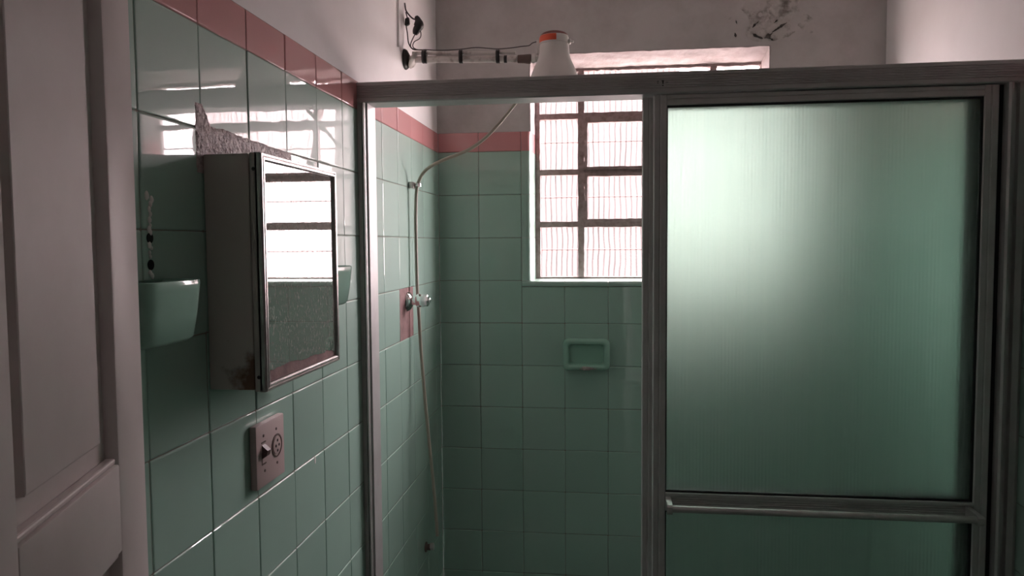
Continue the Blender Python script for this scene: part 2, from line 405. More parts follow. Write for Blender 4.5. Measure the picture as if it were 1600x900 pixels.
crack([(1.066, 2.186), (1.074, 2.196), (1.087, 2.206)], .0028)
crack([(1.135, 2.199), (1.146, 2.208)], .0022)
crack([(1.066, 2.168), (1.080, 2.158), (1.10, 2.150)], .0032)
crack([(1.012, 2.215), (1.016, 2.200)], .0022); crack([(1.010, 2.172), (1.013, 2.158)], .002); crack([(1.112, 2.158), (1.122, 2.150), (1.134, 2.142)], .0035)
obj('plaster_cracks', ck, 'crack', wb, smooth=60, kind='structure', label='dark cracks in the peeling plaster')
db = bmesh.new(); lathe(db, [(.0038, -.001), (.0038, .0005), (.002, .0005)], (.5075 if False else .3655, 0, .6247), (0, -1, 0), 12)
obj('drill_hole', db, 'hole', wb, kind='structure')

# right wall, front wall with doorway, hall behind, floor, ceiling
wr = obj('wall_right', B(W+.003, W+.12, YF-.15, .0, 0, H), 'plaster', kind='structure')
fr_ = lambda u, v, d: Vector((W-d, u, v))
cols = [(max(-.15*(i+1), YF), -.15*i) for i in range(18) if -.15*i > YF]
tiled(wr, fr_, cols)
DX0, DX1 = .325, 1.04
bm = bmesh.new()
box(bm, -.12, DX0, YF-.15, YF, 0, H); box(bm, DX1, W+.12, YF-.15, YF, 0, H); box(bm, DX0, DX1, YF-.15, YF, 2.1, H)
obj('wall_front', bm, 'plaster', kind='structure')
bm = bmesh.new()
y1, y0 = YF-.15, YF-1.9
box(bm, -.9, -.8, y0, y1, 0, H); box(bm, 2.3, 2.4, y0, y1, 0, H); box(bm, -.9, 2.4, y0-.1, y0, 0, H)
box(bm, -.9, -.12, y1-.001, y1+.1, 0, H); box(bm, W+.12, 2.4, y1-.001, y1+.1, 0, H)
obj('wall_hall', bm, 'hall', kind='structure')
obj('floor', B(-.9, 2.4, y0-.1, .17, -.1, 0), 'floor', kind='structure')
obj('ceiling', B(-.9, 2.4, y0-.1, .17, H, H+.1), 'plaster', kind='structure')
obj('trim_1', B(.0, W, -.89, -.79, 0, .10, bev=.006), 'green', kind='structure')       # shower curb
bm = bmesh.new(); box(bm, -.75, .98, 1.6, 1.8, -.5, 2.62)
obj('wall_outside', bm, 'outside', kind='structure')  # guessed wall, its width and dark tone set to temper the daylight
obj('wall_outside_bounce', B(.98, 1.78, 1.6, 1.8, -.5, 2.36), 'outside_light', kind='structure')  # added pale wall, bounces daylight in and brightens the tile reflections
obj('daylight_block_slab', B(-1.2, 2.8, .17, .36, 2.55, 2.62), 'hall', kind='structure')  # unseen slab added above the window to cut daylight on the floor

# ------------------------------------------------------------------ window
wn = bpy.data.objects.new('window_1', None); COL.objects.link(wn); wn.location = (.7245, .115, WZ0); wn['kind'] = 'structure'
XM1, XM2 = .4976, .9560
ZB = [1.352, 1.547, 1.733, 1.931, 2.124]
fbm = bmesh.new()
def wob(bm, x0, x1, y0, y1, z0, z1, amp=.0016, n=26):
    """steel bar with lumpy putty edges"""
    horiz = (x1-x0) > (z1-z0); L_ = (x1-x0) if horiz else (z1-z0); n = max(4, int(L_/.012)); rings = []
    for i in range(n+1):
        t = i/n; k1 = amp*noise.noise(Vector((t*L_*70, x0*40, z0*40))); k2 = amp*noise.noise(Vector((t*L_*70, x1*40+9, z1*40)))
        if horiz:
            x = x0+t*L_; rings.append([(x, y0, z0-k1), (x, y1, z0-k1), (x, y1, z1+k2), (x, y0, z1+k2)])
        else:
            z = z0+t*L_; rings.append([(x0-k1, y0, z), (x1+k2, y0, z), (x1+k2, y1, z), (x0-k1, y1, z)])
    rings_mesh(bm, rings)
FY0, FY1 = .100, .128
wob(fbm, .330, .3505, FY0, FY1, 1.350, 2.126); wob(fbm, 1.114, 1.1205, FY0, FY1, 1.350, 2.126)
wob(fbm, .3505, 1.114, FY0, FY1, 1.350, 1.3585); wob(fbm, .3505, 1.114, FY0, FY1, 2.088, 2.126, amp=.004)
wob(fbm, XM1-.0112, XM1+.0112, FY0-.004, FY1, 1.3585, 2.088); wob(fbm, XM2-.0112, XM2+.0112, FY0-.004, FY1, 1.3585, 2.088)
for z in ZB[1:4]:
    wob(fbm, .3505, XM1-.0112, FY0, FY1, z-.010, z+.010); wob(fbm, XM2+.0112, 1.114, FY0, FY1, z-.010, z+.010)
    wob(fbm, XM1+.0112, XM2-.0112, FY0, FY1, z-.011, z+.011)
obj('window_frame', fbm, 'steel', wn, kind='structure')
sb = bmesh.new()                                       # pivoting sash in the middle of the window
for z0, z1 in ((1.554, 1.727), (1.739, 1.925)):
    a, b = XM1+.0110, XM2-.0110; w = .0118
    wob(sb, a, a+w, FY0-.010, FY0+.012, z0, z1); wob(sb, b-w, b, FY0-.010, FY0+.012, z0, z1)
    wob(sb, a+w, b-w, FY0-.010, FY0+.012, z0, z0+.011); wob(sb, a+w, b-w, FY0-.010, FY0+.012, z1-(.011 if z1 < 1.8 else .020), z1)
obj('pivot_sash', sb, 'steel', wn, kind='structure')
hb = bmesh.new()
for z in (1.835, 1.640):
    box(hb, XM1+.010, XM1+.017, FY0-.014, FY0-.003, z-.010, z+.010, bev=.002)
obj('hinges', hb, 'steel', wn, kind='structure')
pb = bmesh.new()
xc = [(.3455, XM1-.009), (XM1+.009, XM2-.009), (XM2+.009, 1.118)]
for i in range(4):
    for a, b in xc: box(pb, a, b, .1135, .1165, ZB[i]+.004, ZB[i+1]-.004 if i < 3 else 2.115)
obj('panes', pb, 'pane', wn, kind='structure')
for z in (1.455, 1.646, 1.844):
    rb = bmesh.new(); tube(rb, [(.325, .15, z), (1.124, .15, z)], .0032, 8)
    obj('security_bar', rb, 'steel', wn, kind='structure')

# ------------------------------------------------------------------ open panelled door
E_ = Vector((.118, -1.9085, 0)); u_ = Vector((-.29151, .95657, 0)); n_ = Vector((u_.y, -u_.x, 0))
dr = bpy.data.objects.new('door_1', None); COL.objects.link(dr); dr['kind'] = 'structure'
dr.location = E_-.616*u_
dr['label'] = 'open white panelled door at the left'
def dfr(s, z, d): return E_ - s*u_ + d*n_ + Vector((0, 0, z))          # s = distance from the free edge, d = out of the face
bm = bmesh.new()
DW, DZ0, DZ1 = .616, .012, 2.09
openings = []
for s0, s1 in ((.0755, .271), (.345, .5405)):
    openings += [(s0, s1, 1.277, 1.955), (s0, s1, .62, 1.195), (s0, s1, .20, .52)]
def dbox(s0, s1, z0, z1, d0=-.036, d1=0, bev=.0025):
    b2 = B(s0, s1, d0, d1, z0, z1, bev=bev, seg=2)
    for v in b2.verts: v.co = dfr(v.co.x, v.co.z, v.co.y)
    me = bpy.data.meshes.new('t'); b2.to_mesh(me); bm.from_mesh(me); bpy.data.meshes.remove(me); b2.free()
for s0, s1 in ((0, .0755), (.271, .345), (.5405, .616)): dbox(s0, s1, DZ0, DZ1)
for s0, s1 in ((.0755, .271), (.345, .5405)):
    for z0, z1 in ((DZ0, .20), (.52, .62), (1.195, 1.277), (1.955, DZ1)): dbox(s0, s1, z0, z1, bev=.0015)
obj('door_frame', bm, 'door', dr, kind='structure', smooth=35)
for s0, s1, z0, z1 in openings:
    bm = bmesh.new()
    sc, zc, hw, hh = (s0+s1)/2, (z0+z1)/2, (s1-s0)/2, (z1-z0)/2
    rg = []
    for ins, d in ((0, -.028), (0, -.0125), (.026, -.0130), (.0262, -.0068), (.0275, -.0062)):
        rg.append([dfr(sc+a*(hw-ins), zc+c*(hh-ins), d) for a, c in ((-1, -1), (1, -1), (1, 1), (-1, 1))])
    rings_mesh(bm, rg)
    obj('door_panel', bm, 'door', dr, kind='structure')
    bm = bmesh.new()                                     # narrow ledge moulding round the opening
    for (a0, a1, b0, b1) in ((s0, s1, z0, z0+.006), (s0, s1, z1-.006, z1)):
        b2 = B(a0, a1, -.0125, -.003, b0, b1, bev=.002)
        for v in b2.verts: v.co = dfr(v.co.x, v.co.z, v.co.y)
        me = bpy.data.meshes.new('t'); b2.to_mesh(me); bm.from_mesh(me); bpy.data.meshes.remove(me); b2.free()
    obj('panel_moulding', bm, 'door', dr, kind='structure')

# ------------------------------------------------------------------ shower enclosure
RY0, RY1, RZ0, RZ1 = -.870, -.800, 1.8145, 1.8625
sf = thing('shower_enclosure', 'grey aluminium shower enclosure frame with a fluted top rail between the tiled walls', 'shower frame', (W/2, -.84, .10))
pts = [(RY1, RZ0), (RY1, RZ1), (RY0+.001, RZ1), (RY0, RZ1-.002)]
z = RZ1-.010
for i in range(6):
    pts += [(RY0, z+.0014), (RY0+.0026, z+.0009), (RY0+.0026, z-.0009), (RY0, z-.0014)]; z -= .0052
pts += [(RY0, RZ0+.003), (RY0+.003, RZ0)]
bm = bmesh.new(); prism(bm, pts, 'x', .0, W); obj('top_rail', bm, 'alu', sf)
bm = bmesh.new()
prism(bm, [(.0, -.868), (.0095, -.868), (.0105, -.862), (.0125, -.862), (.0135, -.874), (.0165, -.876), (.0185, -.872), (.0195, -.864), (.0235, -.862), (.0235, -.802), (0, -.802)], 'z', .10, RZ0)
obj('jamb', bm, 'alu', sf)
bm = bmesh.new()
prism(bm, [(W, -.862), (W-.008, -.868), (W-.022, -.868), (W-.024, -.858), (W-.036, -.858), (W-.038, -.876), (W-.043, -.878), (W-.047, -.874), (W-.047, -.802), (W, -.802)], 'z', .10, RZ0)
obj('jamb', bm, 'alu', sf)
obj('gap_shade_strip', B(1.4262, W-.0475, -.852, -.806, .125, RZ0-.001), 'gasket', sf, label='black strip for the shaded gap between door and jamb')  # black strip fills the gap in place of its shade
bm = bmesh.new(); prism(bm, [(RY0, .10), (RY0, .125), (-.852, .125), (-.852, .112), (-.838, .112), (-.838, .12), (-.834, .12), (-.834, .112), (-.815, .112), (-.815, .125), (-.805, .125), (-.805, .10)], 'x', .0235, W-.047)
obj('bottom_track', bm, 'alu', sf)
bm = bmesh.new()
for x0, x1, z0, z1 in ((.7010, .7045, 1.8405, 1.8420), (.7010, .7040, 1.8370, 1.8382), (.7105, .7160, 1.8415, 1.8432), (.7125, .7150, 1.8355, 1.8415), (.7120, .7150, 1.8310, 1.8330), (.7195, .7255, 1.8385, 1.8393)):
    box(bm, x0, x1, RY0-.0004, RY0+.001, z0, z1)
obj('worn_mark', bm, 'gasket', sf, label='small dark worn mark')

def fluted(bm, x0, x1, yf, yb, z0, z1, n=5):
    pts = [(yb, z0), (yb, z1), (yf-.004, z1), (yf-.004, z1-.005), (yf, z1-.0065)]
    step = (z1-z0-.016)/n
    for i in range(n):
        z = z1-.008-step*i
        pts += [(yf, z-step*.25), (yf+.0012, z-step*.45), (yf+.0012, z-step*.75), (yf, z-step*.9)]
    pts += [(yf, z0+.0055), (yf-.003, z0+.005), (yf-.003, z0)]
    prism(bm, pts, 'x', x0, x1)

def sliding(name, label, x0, x1, yf, sw, bar):
    yb = yf+.022; yg = yf+.011
    t = thing(name, label, 'shower door', ((x0+x1)/2, yg, .113), 'sliding doors of the shower')
    ztop = 1.8125; zt0 = 1.789; zm0, zm1 = .8545, .897; zb0, zb1 = .113, .165
    for a, b in ((x0, x0+sw), (x1-sw, x1)):
        bm = bmesh.new()
        prism(bm, [(a, yb), (a, yf+.002), (a+.002, yf), (a+sw*.42, yf), (a+sw*.46, yf+.0012), (a+sw*.54, yf+.0012), (a+sw*.58, yf), (b-.002, yf), (b, yf+.002), (b, yb)], 'z', zb0, ztop)
        obj('stile', bm, 'alu', t)
    a, b = x0+sw, x1-sw
    bm = bmesh.new(); prism(bm, [(yb, zt0), (yb, ztop), (yf+.001, ztop), (yf, ztop-.002), (yf, zt0+.016), (yf+.0012, zt0+.014), (yf, zt0+.012), (yf, zt0+.002), (yf+.002, zt0)], 'x', a, b); obj('top_rail', bm, 'alu', t)
    bm = bmesh.new(); fluted(bm, a, b, yf, yb, zm0, zm1); obj('middle_rail', bm, 'alu', t)
    obj('bottom_rail', B(a, b, yf, yb, zb0, zb1, bev=.002), 'alu', t)
    for z0, z1 in ((zm1, zt0), (zb1, zm0)):
        gk = bmesh.new(); w = .0045
        box(gk, a, b, yf+.004, yb-.004, z1-w, z1); box(gk, a, b, yf+.004, yb-.004, z0, z0+w)
        box(gk, a, a+w*.5, yf+.004, yb-.004, z0+w, z1-w); box(gk, b-w, b, yf+.004, yb-.004, z0+w, z1-w)
        obj('gasket', gk, 'gasket', t)
        obj('glass_pane', B(a+.0005, b-.0005, yg-.002, yg+.002, z0+.002, z1-.002), 'frost', t, label='upper pane of ribbed frosted glass' if z0 > .5 else 'lower pane of ribbed frosted glass')
    if bar:
        yb_ = yf-.050; zb = .876
        bm = bmesh.new(); tube(bm, [(x0+.030, yb_, zb), (x1-.030, yb_, zb)], .0078, 20)
        br = obj('towel_bar', bm, 'alu_h', t, smooth=40)
        for x in (x0+.036, x1-.040):
            bm = bmesh.new()
            pl = [(yf+.001, zb+.012), (yf+.001, zb-.010), (yb_-.006, zb-.011), (yb_-.010, zb-.006), (yb_-.010, zb+.006), (yb_-.004, zb+.0105)]
            prism(bm, pl, 'x', x-.006, x+.006)
            obj('bracket', bm, 'alu_h', br)
    return t
sliding('sliding_door', 'front sliding shower door of ribbed frosted glass with a towel bar across it', .694, 1.4255, -.862, .0300, True)
sliding('sliding_door', 'rear sliding shower door, only its stile showing left of the towel bar door', .6705, 1.4115, -.834, .0300, False)

# ------------------------------------------------------------------ medicine cabinet
cab = thing('medicine_cabinet', 'rusty grey medicine cabinet with spotted mirror door on the left tiled wall', 'cabinet', (.0, -1.42, 1.262))
CY0, CY1, CZ0, CZ1 = -1.573, -1.268, 1.2625, 1.6135
# rusty lower edge on the body
rm = mat('rusting_sheet_metal', (.46, .435, .40), .45); M['rusty'] = rm
nt = rm.node_tree; N = nt.nodes; L = nt.links; b = N['Principled BSDF']
geo = [n for n in N if n.type == 'NEW_GEOMETRY'][0]
sx = N.new('ShaderNodeSeparateXYZ'); L.new(geo.outputs['Position'], sx.inputs[0])
zr = N.new('ShaderNodeMapRange'); zr.inputs[1].default_value = 1.345; zr.inputs[2].default_value = 1.262; L.new(sx.outputs[2], zr.inputs[0])
xr = N.new('ShaderNodeMapRange'); xr.inputs[1].default_value = .015; xr.inputs[2].default_value = .072; L.new(sx.outputs[0], xr.inputs[0])
ml = N.new('ShaderNodeMath'); ml.operation = 'MULTIPLY'; L.new(zr.outputs[0], ml.inputs[0]); L.new(xr.outputs[0], ml.inputs[1])
nz = N.new('ShaderNodeTexNoise'); nz.inputs['Scale'].default_value = 55; nz.inputs['Detail'].default_value = 8; L.new(geo.outputs['Position'], nz.inputs['Vector'])
m3 = N.new('ShaderNodeMath'); m3.operation = 'MULTIPLY_ADD'; m3.inputs[1].default_value = 1.1; m3.inputs[2].default_value = -.78
sm = N.new('ShaderNodeMath'); sm.operation = 'ADD'; L.new(ml.outputs[0], sm.inputs[0]); L.new(nz.outputs[0], sm.inputs[1]); L.new(sm.outputs[0], m3.inputs[0])
rr = N.new('ShaderNodeMapRange'); rr.inputs[1].default_value = .0; rr.inputs[2].default_value = .35; L.new(m3.outputs[0], rr.inputs[0])
mx = N.new('ShaderNodeMix'); mx.data_type = 'RGBA'; mx.inputs[6].default_value = (.46, .435, .40, 1); mx.inputs[7].default_value = (.15, .085, .05, 1)
L.new(rr.outputs[0], mx.inputs[0]); L.new(mx.outputs[2], b.inputs['Base Color'])
bm = bmesh.new(); box(bm, .0015, .0715, CY0+.002, CY1-.002, CZ0+.002, CZ1-.001, bev=.0025); obj('body', bm, 'rusty', cab, smooth=40)
cd = obj('door', B(.0735, .0865, CY0, CY1, CZ0, CZ1, bev=.0018), 'cabinet', cab, smooth=40)
bm = bmesh.new()
fcy, fcz, fhw, fhh = (CY0+CY1)/2, (CZ0+CZ1)/2, (CY1-CY0)/2, (CZ1-CZ0)/2
rg = []
for ins, x in ((0, .082), (0, .0895), (.0015, .0925), (.004, .0925), (.005, .0905), (.0065, .0930), (.0095, .0930), (.0115, .0905), (.0115, .0868)):
    rg.append([(x, fcy+a*(fhw-ins), fcz+c*(fhh-ins)) for a, c in ((-1, -1), (1, -1), (1, 1), (-1, 1))])
rings_mesh(bm, rg, cap0=False, cap1=False); bmesh.ops.holes_fill(bm, edges=[])
mf = obj('mirror_frame', bm, 'chrome_trim', cd, label='worn chrome mirror frame')
bm = bmesh.new(); box(bm, .0867, .0885, CY0+.0118, CY1-.0118, CZ0+.030, CZ1-.0118)
# broken lower edge of the mirror
for v in bm.verts: pass
bm.free(); bm = bmesh.new()
n = 40; top, bot, tb, bb = [], [], [], []
for i in range(n+1):
    t = i/n; y = CY0+.0118+t*(CY1-CY0-.0236)
    zl = CZ0+.030-.006*t+.006*noise.noise(Vector((t*5, 2.2, 0)))+.0025*noise.noise(Vector((t*22, 1, 0)))-.008*max(0, t-.85)/.15
    top.append(bm.verts.new((.0885, y, CZ1-.0118))); bot.append(bm.verts.new((.0885, y, zl)))
    tb.append(bm.verts.new((.0868, y, CZ1-.0118))); bb.append(bm.verts.new((.0868, y, zl)))
for i in range(n):
    bm.faces.new((top[i], top[i+1], bot[i+1], bot[i])); bm.faces.new((tb[i], bb[i], bb[i+1], tb[i+1]))
    bm.faces.new((bot[i], bot[i+1], bb[i+1], bb[i])); bm.faces.new((top[i], tb[i], tb[i+1], top[i+1]))
bm.faces.new((top[0], bot[0], bb[0], tb[0])); bm.faces.new((top[n], tb[n], bb[n], bot[n]))
obj('mirror', bm, 'mirror', cd, label='spotted mirror with a broken lower edge')
bm = bmesh.new(); box(bm, .0866, .0875, CY0+.0118, CY1-.0118, CZ0+.0118, CZ0+.05)
obj('backing_board', bm, 'pinkmortar', cd, label='brown backing bared below the mirror')
for z in (CZ1-.024, CZ0+.022):
    bm = bmesh.new(); disc(bm, (.0800, CY0, z), (0, -1, 0), .0028, .0008, 10); obj('screw', bm, 'gasket', cd)

# ------------------------------------------------------------------ switch plate
sp_ = thing('switch_plate', 'pinkish switch plate with rocker and round socket on tiles below the mirror cabinet', 'switch', (.0, -1.397, 1.125))
obj('plate', B(.0005, .0125, -1.4505, -1.3420, 1.0705, 1.1785, bev=.0022), 'switch', sp_, smooth=40)
bm = bmesh.new()
for z0, z1 in ((1.1455, 1.1478), (1.1085, 1.1110)): box(bm, .0122, .0132, -1.4325, -1.4165, z0, z1)
box(bm, .0122, .0132, -1.4325, -1.4300, 1.1110, 1.1300)
obj('slot', bm, 'switch_dark', sp_)
bm = bmesh.new(); prism(bm, [(.0124, 1.1425), (.0225, 1.1335), (.0205, 1.1245), (.0124, 1.1190)], 'y', -1.4305, -1.4180)
obj('rocker', bm, 'switch_dark', sp_, label='dark brown rocker')
bm = bmesh.new(); lathe(bm, [(.0205, 0), (.0205, .0012), (.0180, .0016), (.0170, -.004)], (.0122, -1.3740, 1.1280), (1, 0, 0), 32)
sk = obj('socket', bm, 'switch_dark', sp_, smooth=40, label='round dark socket ring')
bm = bmesh.new(); lathe(bm, [(.0152, 0), (.0152, .0016), (.013, .0020)], (.0122, -1.3740, 1.1280), (1, 0, 0), 32)
obj('socket_face', bm, 'switch', sk, smooth=40)
bm = bmesh.new()
for dy, dz in ((-.006, 0), (.006, 0), (0, .009), (0, -.009)):
    lathe(bm, [(.0026, 0), (.0026, .0003)], (.0142, -1.3740+dy, 1.1280+dz), (1, 0, 0), 10)
obj('pin_holes', bm, 'hole', sk)
for y, z in ((-1.4235, 1.1575), (-1.3745, 1.1575), (-1.4215, 1.0970), (-1.3735, 1.0972)):
    bm = bmesh.new(); disc(bm, (.0124, y, z), (1, 0, 0), .0026, .0009, 12); obj('screw', bm, 'switch_dark', sp_)

# ------------------------------------------------------------------ ceramic dishes
def ceramic_dish(y, label, crumb):
    t = thing('soap_dish', label, 'soap dish', (0, y, 1.355), 'green ceramic dishes on the left wall')
    bm = bmesh.new(); rg = []
    def plan(w, p, z, x0=.0006):
        out = []
        for i in range(25):
            a = math.pi*i/24; c, s = math.cos(a), math.sin(a)
            out.append((x0+p*abs(s)**.32, y+w*math.copysign(abs(c)**.32, c), z))
        return out
    for w, p, z in ((.050, .036, 1.3545), (.056, .046, 1.3560), (.0595, .0515, 1.361), (.0625, .0565, 1.39), (.065, .060, 1.423), (.0655, .061, 1.431), (.0648, .0603, 1.4345), (.0625, .058, 1.4355), (.060, .0555, 1.4335), (.056, .051, 1.415), (.050, .045, 1.405)):
        rg.append(plan(w, p, z))
    rings_mesh(bm, rg)
    obj('bowl', bm, 'ceramic', t, smooth=50)
    if crumb:
        bm = bmesh.new()
        r = bmesh.ops.create_icosphere(bm, subdivisions=3, radius=1)
        for v in r['verts']:
            d = 1+.5*noise.noise(v.co*2.1); v.co = Vector((.003+v.co.x*.0035*d, y+.012+v.co.y*.017*d, 1.3535+v.co.z*.005*d))
        obj('mortar_crumb', bm, 'pinkmortar', t, smooth=60)
ceramic_dish(-1.7415, 'green ceramic soap dish on the left wall between the door and the mirror cabinet', True)
ceramic_dish(-1.148, 'green ceramic soap dish peeping out behind the mirror cabinet', False)

t = thing('soap_dish', 'green ceramic recessed soap dish with a rounded rim on the back wall under the window', 'soap dish', (.518, 0, 1.039))
bm = bmesh.new(); rg = []
for hw, hh, r, d in ((.0805, .0550, .020, -.002), (.0815, .0560, .020, .008), (.0805, .0550, .020, .020), (.0770, .0515, .018, .027), (.0715, .0460, .016, .0300), (.0660, .0395, .012, .0285), (.0625, .0355, .010, .0230), (.0610, .0340, .009, .0120), (.0580, .0310, .009, .0030)):
    rg.append([(.518+x, -d-(.006 if (z < -.02 and d > .01) else 0)*1.0, 1.0940+z) for x, z in rrect(hw, hh, r, 6)])
rings_mesh(bm, rg); obj('dish', bm, 'ceramic', t, smooth=50)
bm = bmesh.new()
def fcr(u, v): return .0
r = bmesh.ops.create_icosphere(bm, subdivisions=3, radius=1)
for v in r['verts']:
    d = 1+.6*noise.noise(v.co*2.6); v.co = Vector((.521+v.co.x*.028*d, -.0345+v.co.y*.0030*d, 1.0480+v.co.z*.0060*d))
obj('chipped_rim', bm, 'mortar', t, smooth=60, label='brown chipped lower rim')

# ------------------------------------------------------------------ electric shower and its pipework
SY = -.42
sh = thing('electric_shower', 'white bell-shaped electric shower with an orange label at the end of the pipe', 'shower', (.4385, SY, 1.925))
c = (.4385, SY, 0)
bm = bmesh.new(); lathe(bm, [(.052, 1.928), (.068, 1.930), (.0715, 1.936), (.0715, 1.944), (.0685, 1.957), (.0655, 1.965), (.062, 1.975), (.0565, 1.987), (.0505, 1.999), (.0460, 2.012), (.0435, 2.024), (.0425, 2.036), (.0420, 2.0475), (.040, 2.0490)], c, (0, 0, 1), 48)
obj('body', bm, 'pvc_clean', sh, smooth=40)
bm = bmesh.new(); lathe(bm, [(.0405, 2.0482), (.0425, 2.0495), (.0425, 2.0560), (.0418, 2.0660), (.0400, 2.0715)], c, (0, 0, 1), 48); obj('cap', bm, 'pvc_clean', sh, smooth=40)
bm = bmesh.new(); lathe(bm, [(.0400, 2.0716), (.0395, 2.0745), (.034, 2.0795), (.022, 2.0840), (.008, 2.0855), (.0, 2.0857)], c, (0, 0, 1), 48); obj('cap_top', bm, 'redcap', sh, smooth=40, label='dark red domed top')
bm = bmesh.new(); rg = []
n = 20
for i in range(n+1):
    a = math.radians(176+ (282-176)*i/n)
    def pt(r, z): return (c[0]+r*math.cos(a), c[1]+r*math.sin(a), z)
    rg.append([pt(.0426, 2.0525), pt(.0432, 2.0525), pt(.0425, 2.0665), pt(.0412, 2.0705), pt(.0404, 2.0705), pt(.0418, 2.0665)])
rings_mesh(bm, rg); obj('label_sticker', bm, 'label', sh, smooth=40, label='orange red label')
bm = bmesh.new(); lathe(bm, [(.012, 0), (.0135, .002), (.0135, .010), (.0105, .012), (.0105, .03)], (.3735, SY, 2.012), (1, 0, -.02), 20)
obj('inlet', bm, 'pvc_clean', sh, smooth=40)
bm = bmesh.new(); box(bm, .388, .4005, SY-.010, SY+.010, 2.022, 2.062, bev=.003); obj('terminal_block', bm, 'pvc_clean', sh, smooth=40)
bm = bmesh.new(); lathe(bm, [(.007, 0), (.008, .002), (.008, .007), (.004, .009), (.003, .016)], (.4785, SY-.006, 2.055), (1, -.1, -.12), 16); obj('selector_knob', bm, 'pvc_clean', sh, smooth=40)

ar = thing('shower_pipe', 'stained white shower pipe bound with black tape sticking out of the left wall', 'pipe', (.002, SY, 2.024))
pz = lambda x: 2.0225-.034*(x-.02)
bm = bmesh.new(); tube(bm, [(.002, SY, pz(0)), (.33, SY, pz(.33))], .0098, 20); obj('pipe', bm, 'pvc', ar, smooth=40)
bm = bmesh.new(); tube(bm, [(.022, SY-.004, pz(.02)+.0172), (.327, SY-.004, pz(.33)+.0172)], .0048, 14); obj('conduit', bm, 'pvc', ar, smooth=40)
bm = bmesh.new(); lathe(bm, [(.0098, 0), (.0118, .002), (.0125, .020), (.0135, .028), (.0138, .038), (.011, .040)], (.332, SY, pz(.332)), (1, 0, -.034), 20); obj('coupler', bm, 'brownpipe', ar, smooth=40, label='brown pipe coupler')
bm = bmesh.new(); lathe(bm, [(.020, 0), (.0295, .0005), (.030, .003), (.027, .008), (.018, .013), (.0125, .016)], (-.003, SY, pz(0)), (1, 0, 0), 28); obj('flange', bm, 'tape', ar, smooth=40, label='dark wall flange')
bm = bmesh.new(); lathe(bm, [(.012, 0), (.024, .001), (.026, .004), (.020, .010), (.0115, .012)], (.019, SY, pz(.02)-.001), (1, 0, -.45), 24); obj('loose_flange', bm, 'pvc', ar, smooth=40, label='tilted loose cover ring')
for x, hwid in ((.0575, .0068), (.1665, .0055), (.2755, .0055)):
    bm = bmesh.new(); rg = []
    for dx, k_ in ((-hwid, .97), (-hwid*.8, 1.03), (0, 1.0), (hwid*.7, 1.04), (hwid, .97)):
        rg.append([(x+dx, SY-.002+k_*a, pz(x)+.0068+k_*b_) for a, b_ in rrect(.0118, .0185, .0095, 5)])
    rings_mesh(bm, rg); obj('tape_band', bm, 'tape', ar, smooth=50, label='black tape binding')
bm = bmesh.new(); lathe(bm, [(.0102, 0), (.0108, .001), (.0108, .008), (.0102, .009)], (.293, SY, pz(.293)), (1, 0, -.034), 20); obj('tape_patch', bm, 'tape', ar, smooth=40)

wi = thing('electrical_wire', 'dark wires with black taped joints hanging on the white wall above the shower pipe', 'wire', (.001, SY, 2.05))
def W3(pts, r, y=SY): 
    bm = bmesh.new(); tube(bm, spline([(x, yy if yy is not None else y, z) for x, yy, z in pts], 6), r, 8); return bm
obj('wire', W3([(.0, None, 2.186), (.003, None, 2.166), (.012, None, 2.152), (.024, None, 2.140), (.034, None, 2.138)], .0022), 'wire', wi, smooth=60)
obj('wire', W3([(.003, None, 2.160), (.0065, None, 2.143), (.003, None, 2.125), (.0065, None, 2.099), (.010, None, 2.070), (.022, None, 2.0525), (.040, None, 2.0490), (.0606, None, 2.0490)], .0018), 'wire', wi, smooth=60)
obj('wire', W3([(.030, None, 2.095), (.024, None, 2.085), (.016, None, 2.067), (.018, None, 2.056), (.030, None, 2.0500)], .0017), 'wire', wi, smooth=60)
obj('wire', W3([(.046, None, 2.104), (.0475, None, 2.092), (.0425, None, 2.0815), (.027, None, 2.073), (.0225, None, 2.060), (.033, None, 2.0510), (.052, None, 2.0490)], .0015), 'wire', wi, smooth=60)
obj('wire', W3([(.0606, None, 2.0490), (.11, None, 2.0455), (.1665, None, 2.0465), (.21, None, 2.0495), (.25, None, 2.0455), (.2755, None, 2.0430), (.315, None, 2.0445), (.345, None, 2.0475), (.3655, None, 2.049), (.376, None, 2.056), (.392, None, 2.060)], .0015), 'wire', wi, smooth=60)
bm = bmesh.new()
box(bm, -.0005, .0135, SY-.007, SY+.007, 2.120, 2.143, bev=.004)
for v in bm.verts: v.co.z += .25*(v.co.x-.006)+.0015*noise.noise(v.co*120); v.co.x += .002*noise.noise(v.co*90)
obj('taped_joint', bm, 'tape', wi, smooth=60, label='small black taped joint')
bm = bmesh.new(); P = spline([(.034, SY, 2.146), (.040, SY, 2.132), (.041, SY, 2.118), (.034, SY, 2.106), (.029, SY, 2.094)], 6)
tube(bm, P, [(.004+.0095*math.sin(math.pi*min(1, (i+.6)/(len(P)+1))))*(1+.22*noise.noise(p*110)) for i, p in enumerate(P)], 14)
obj('taped_joint', bm, 'tape', wi, smooth=60, label='large black taped joint')
bm = bmesh.new(); tube(bm, [(.0005, -.4925, 2.50), (.0005, -.4955, 2.10), (.0005, -.4975, 2.04)], .0028, 8)
tag = obj('wall_cable', bm, 'greywire', None, smooth=60); tag['label'] = 'thin grey cable running up the white wall left of the taped wires'; tag['category'] = 'cable'

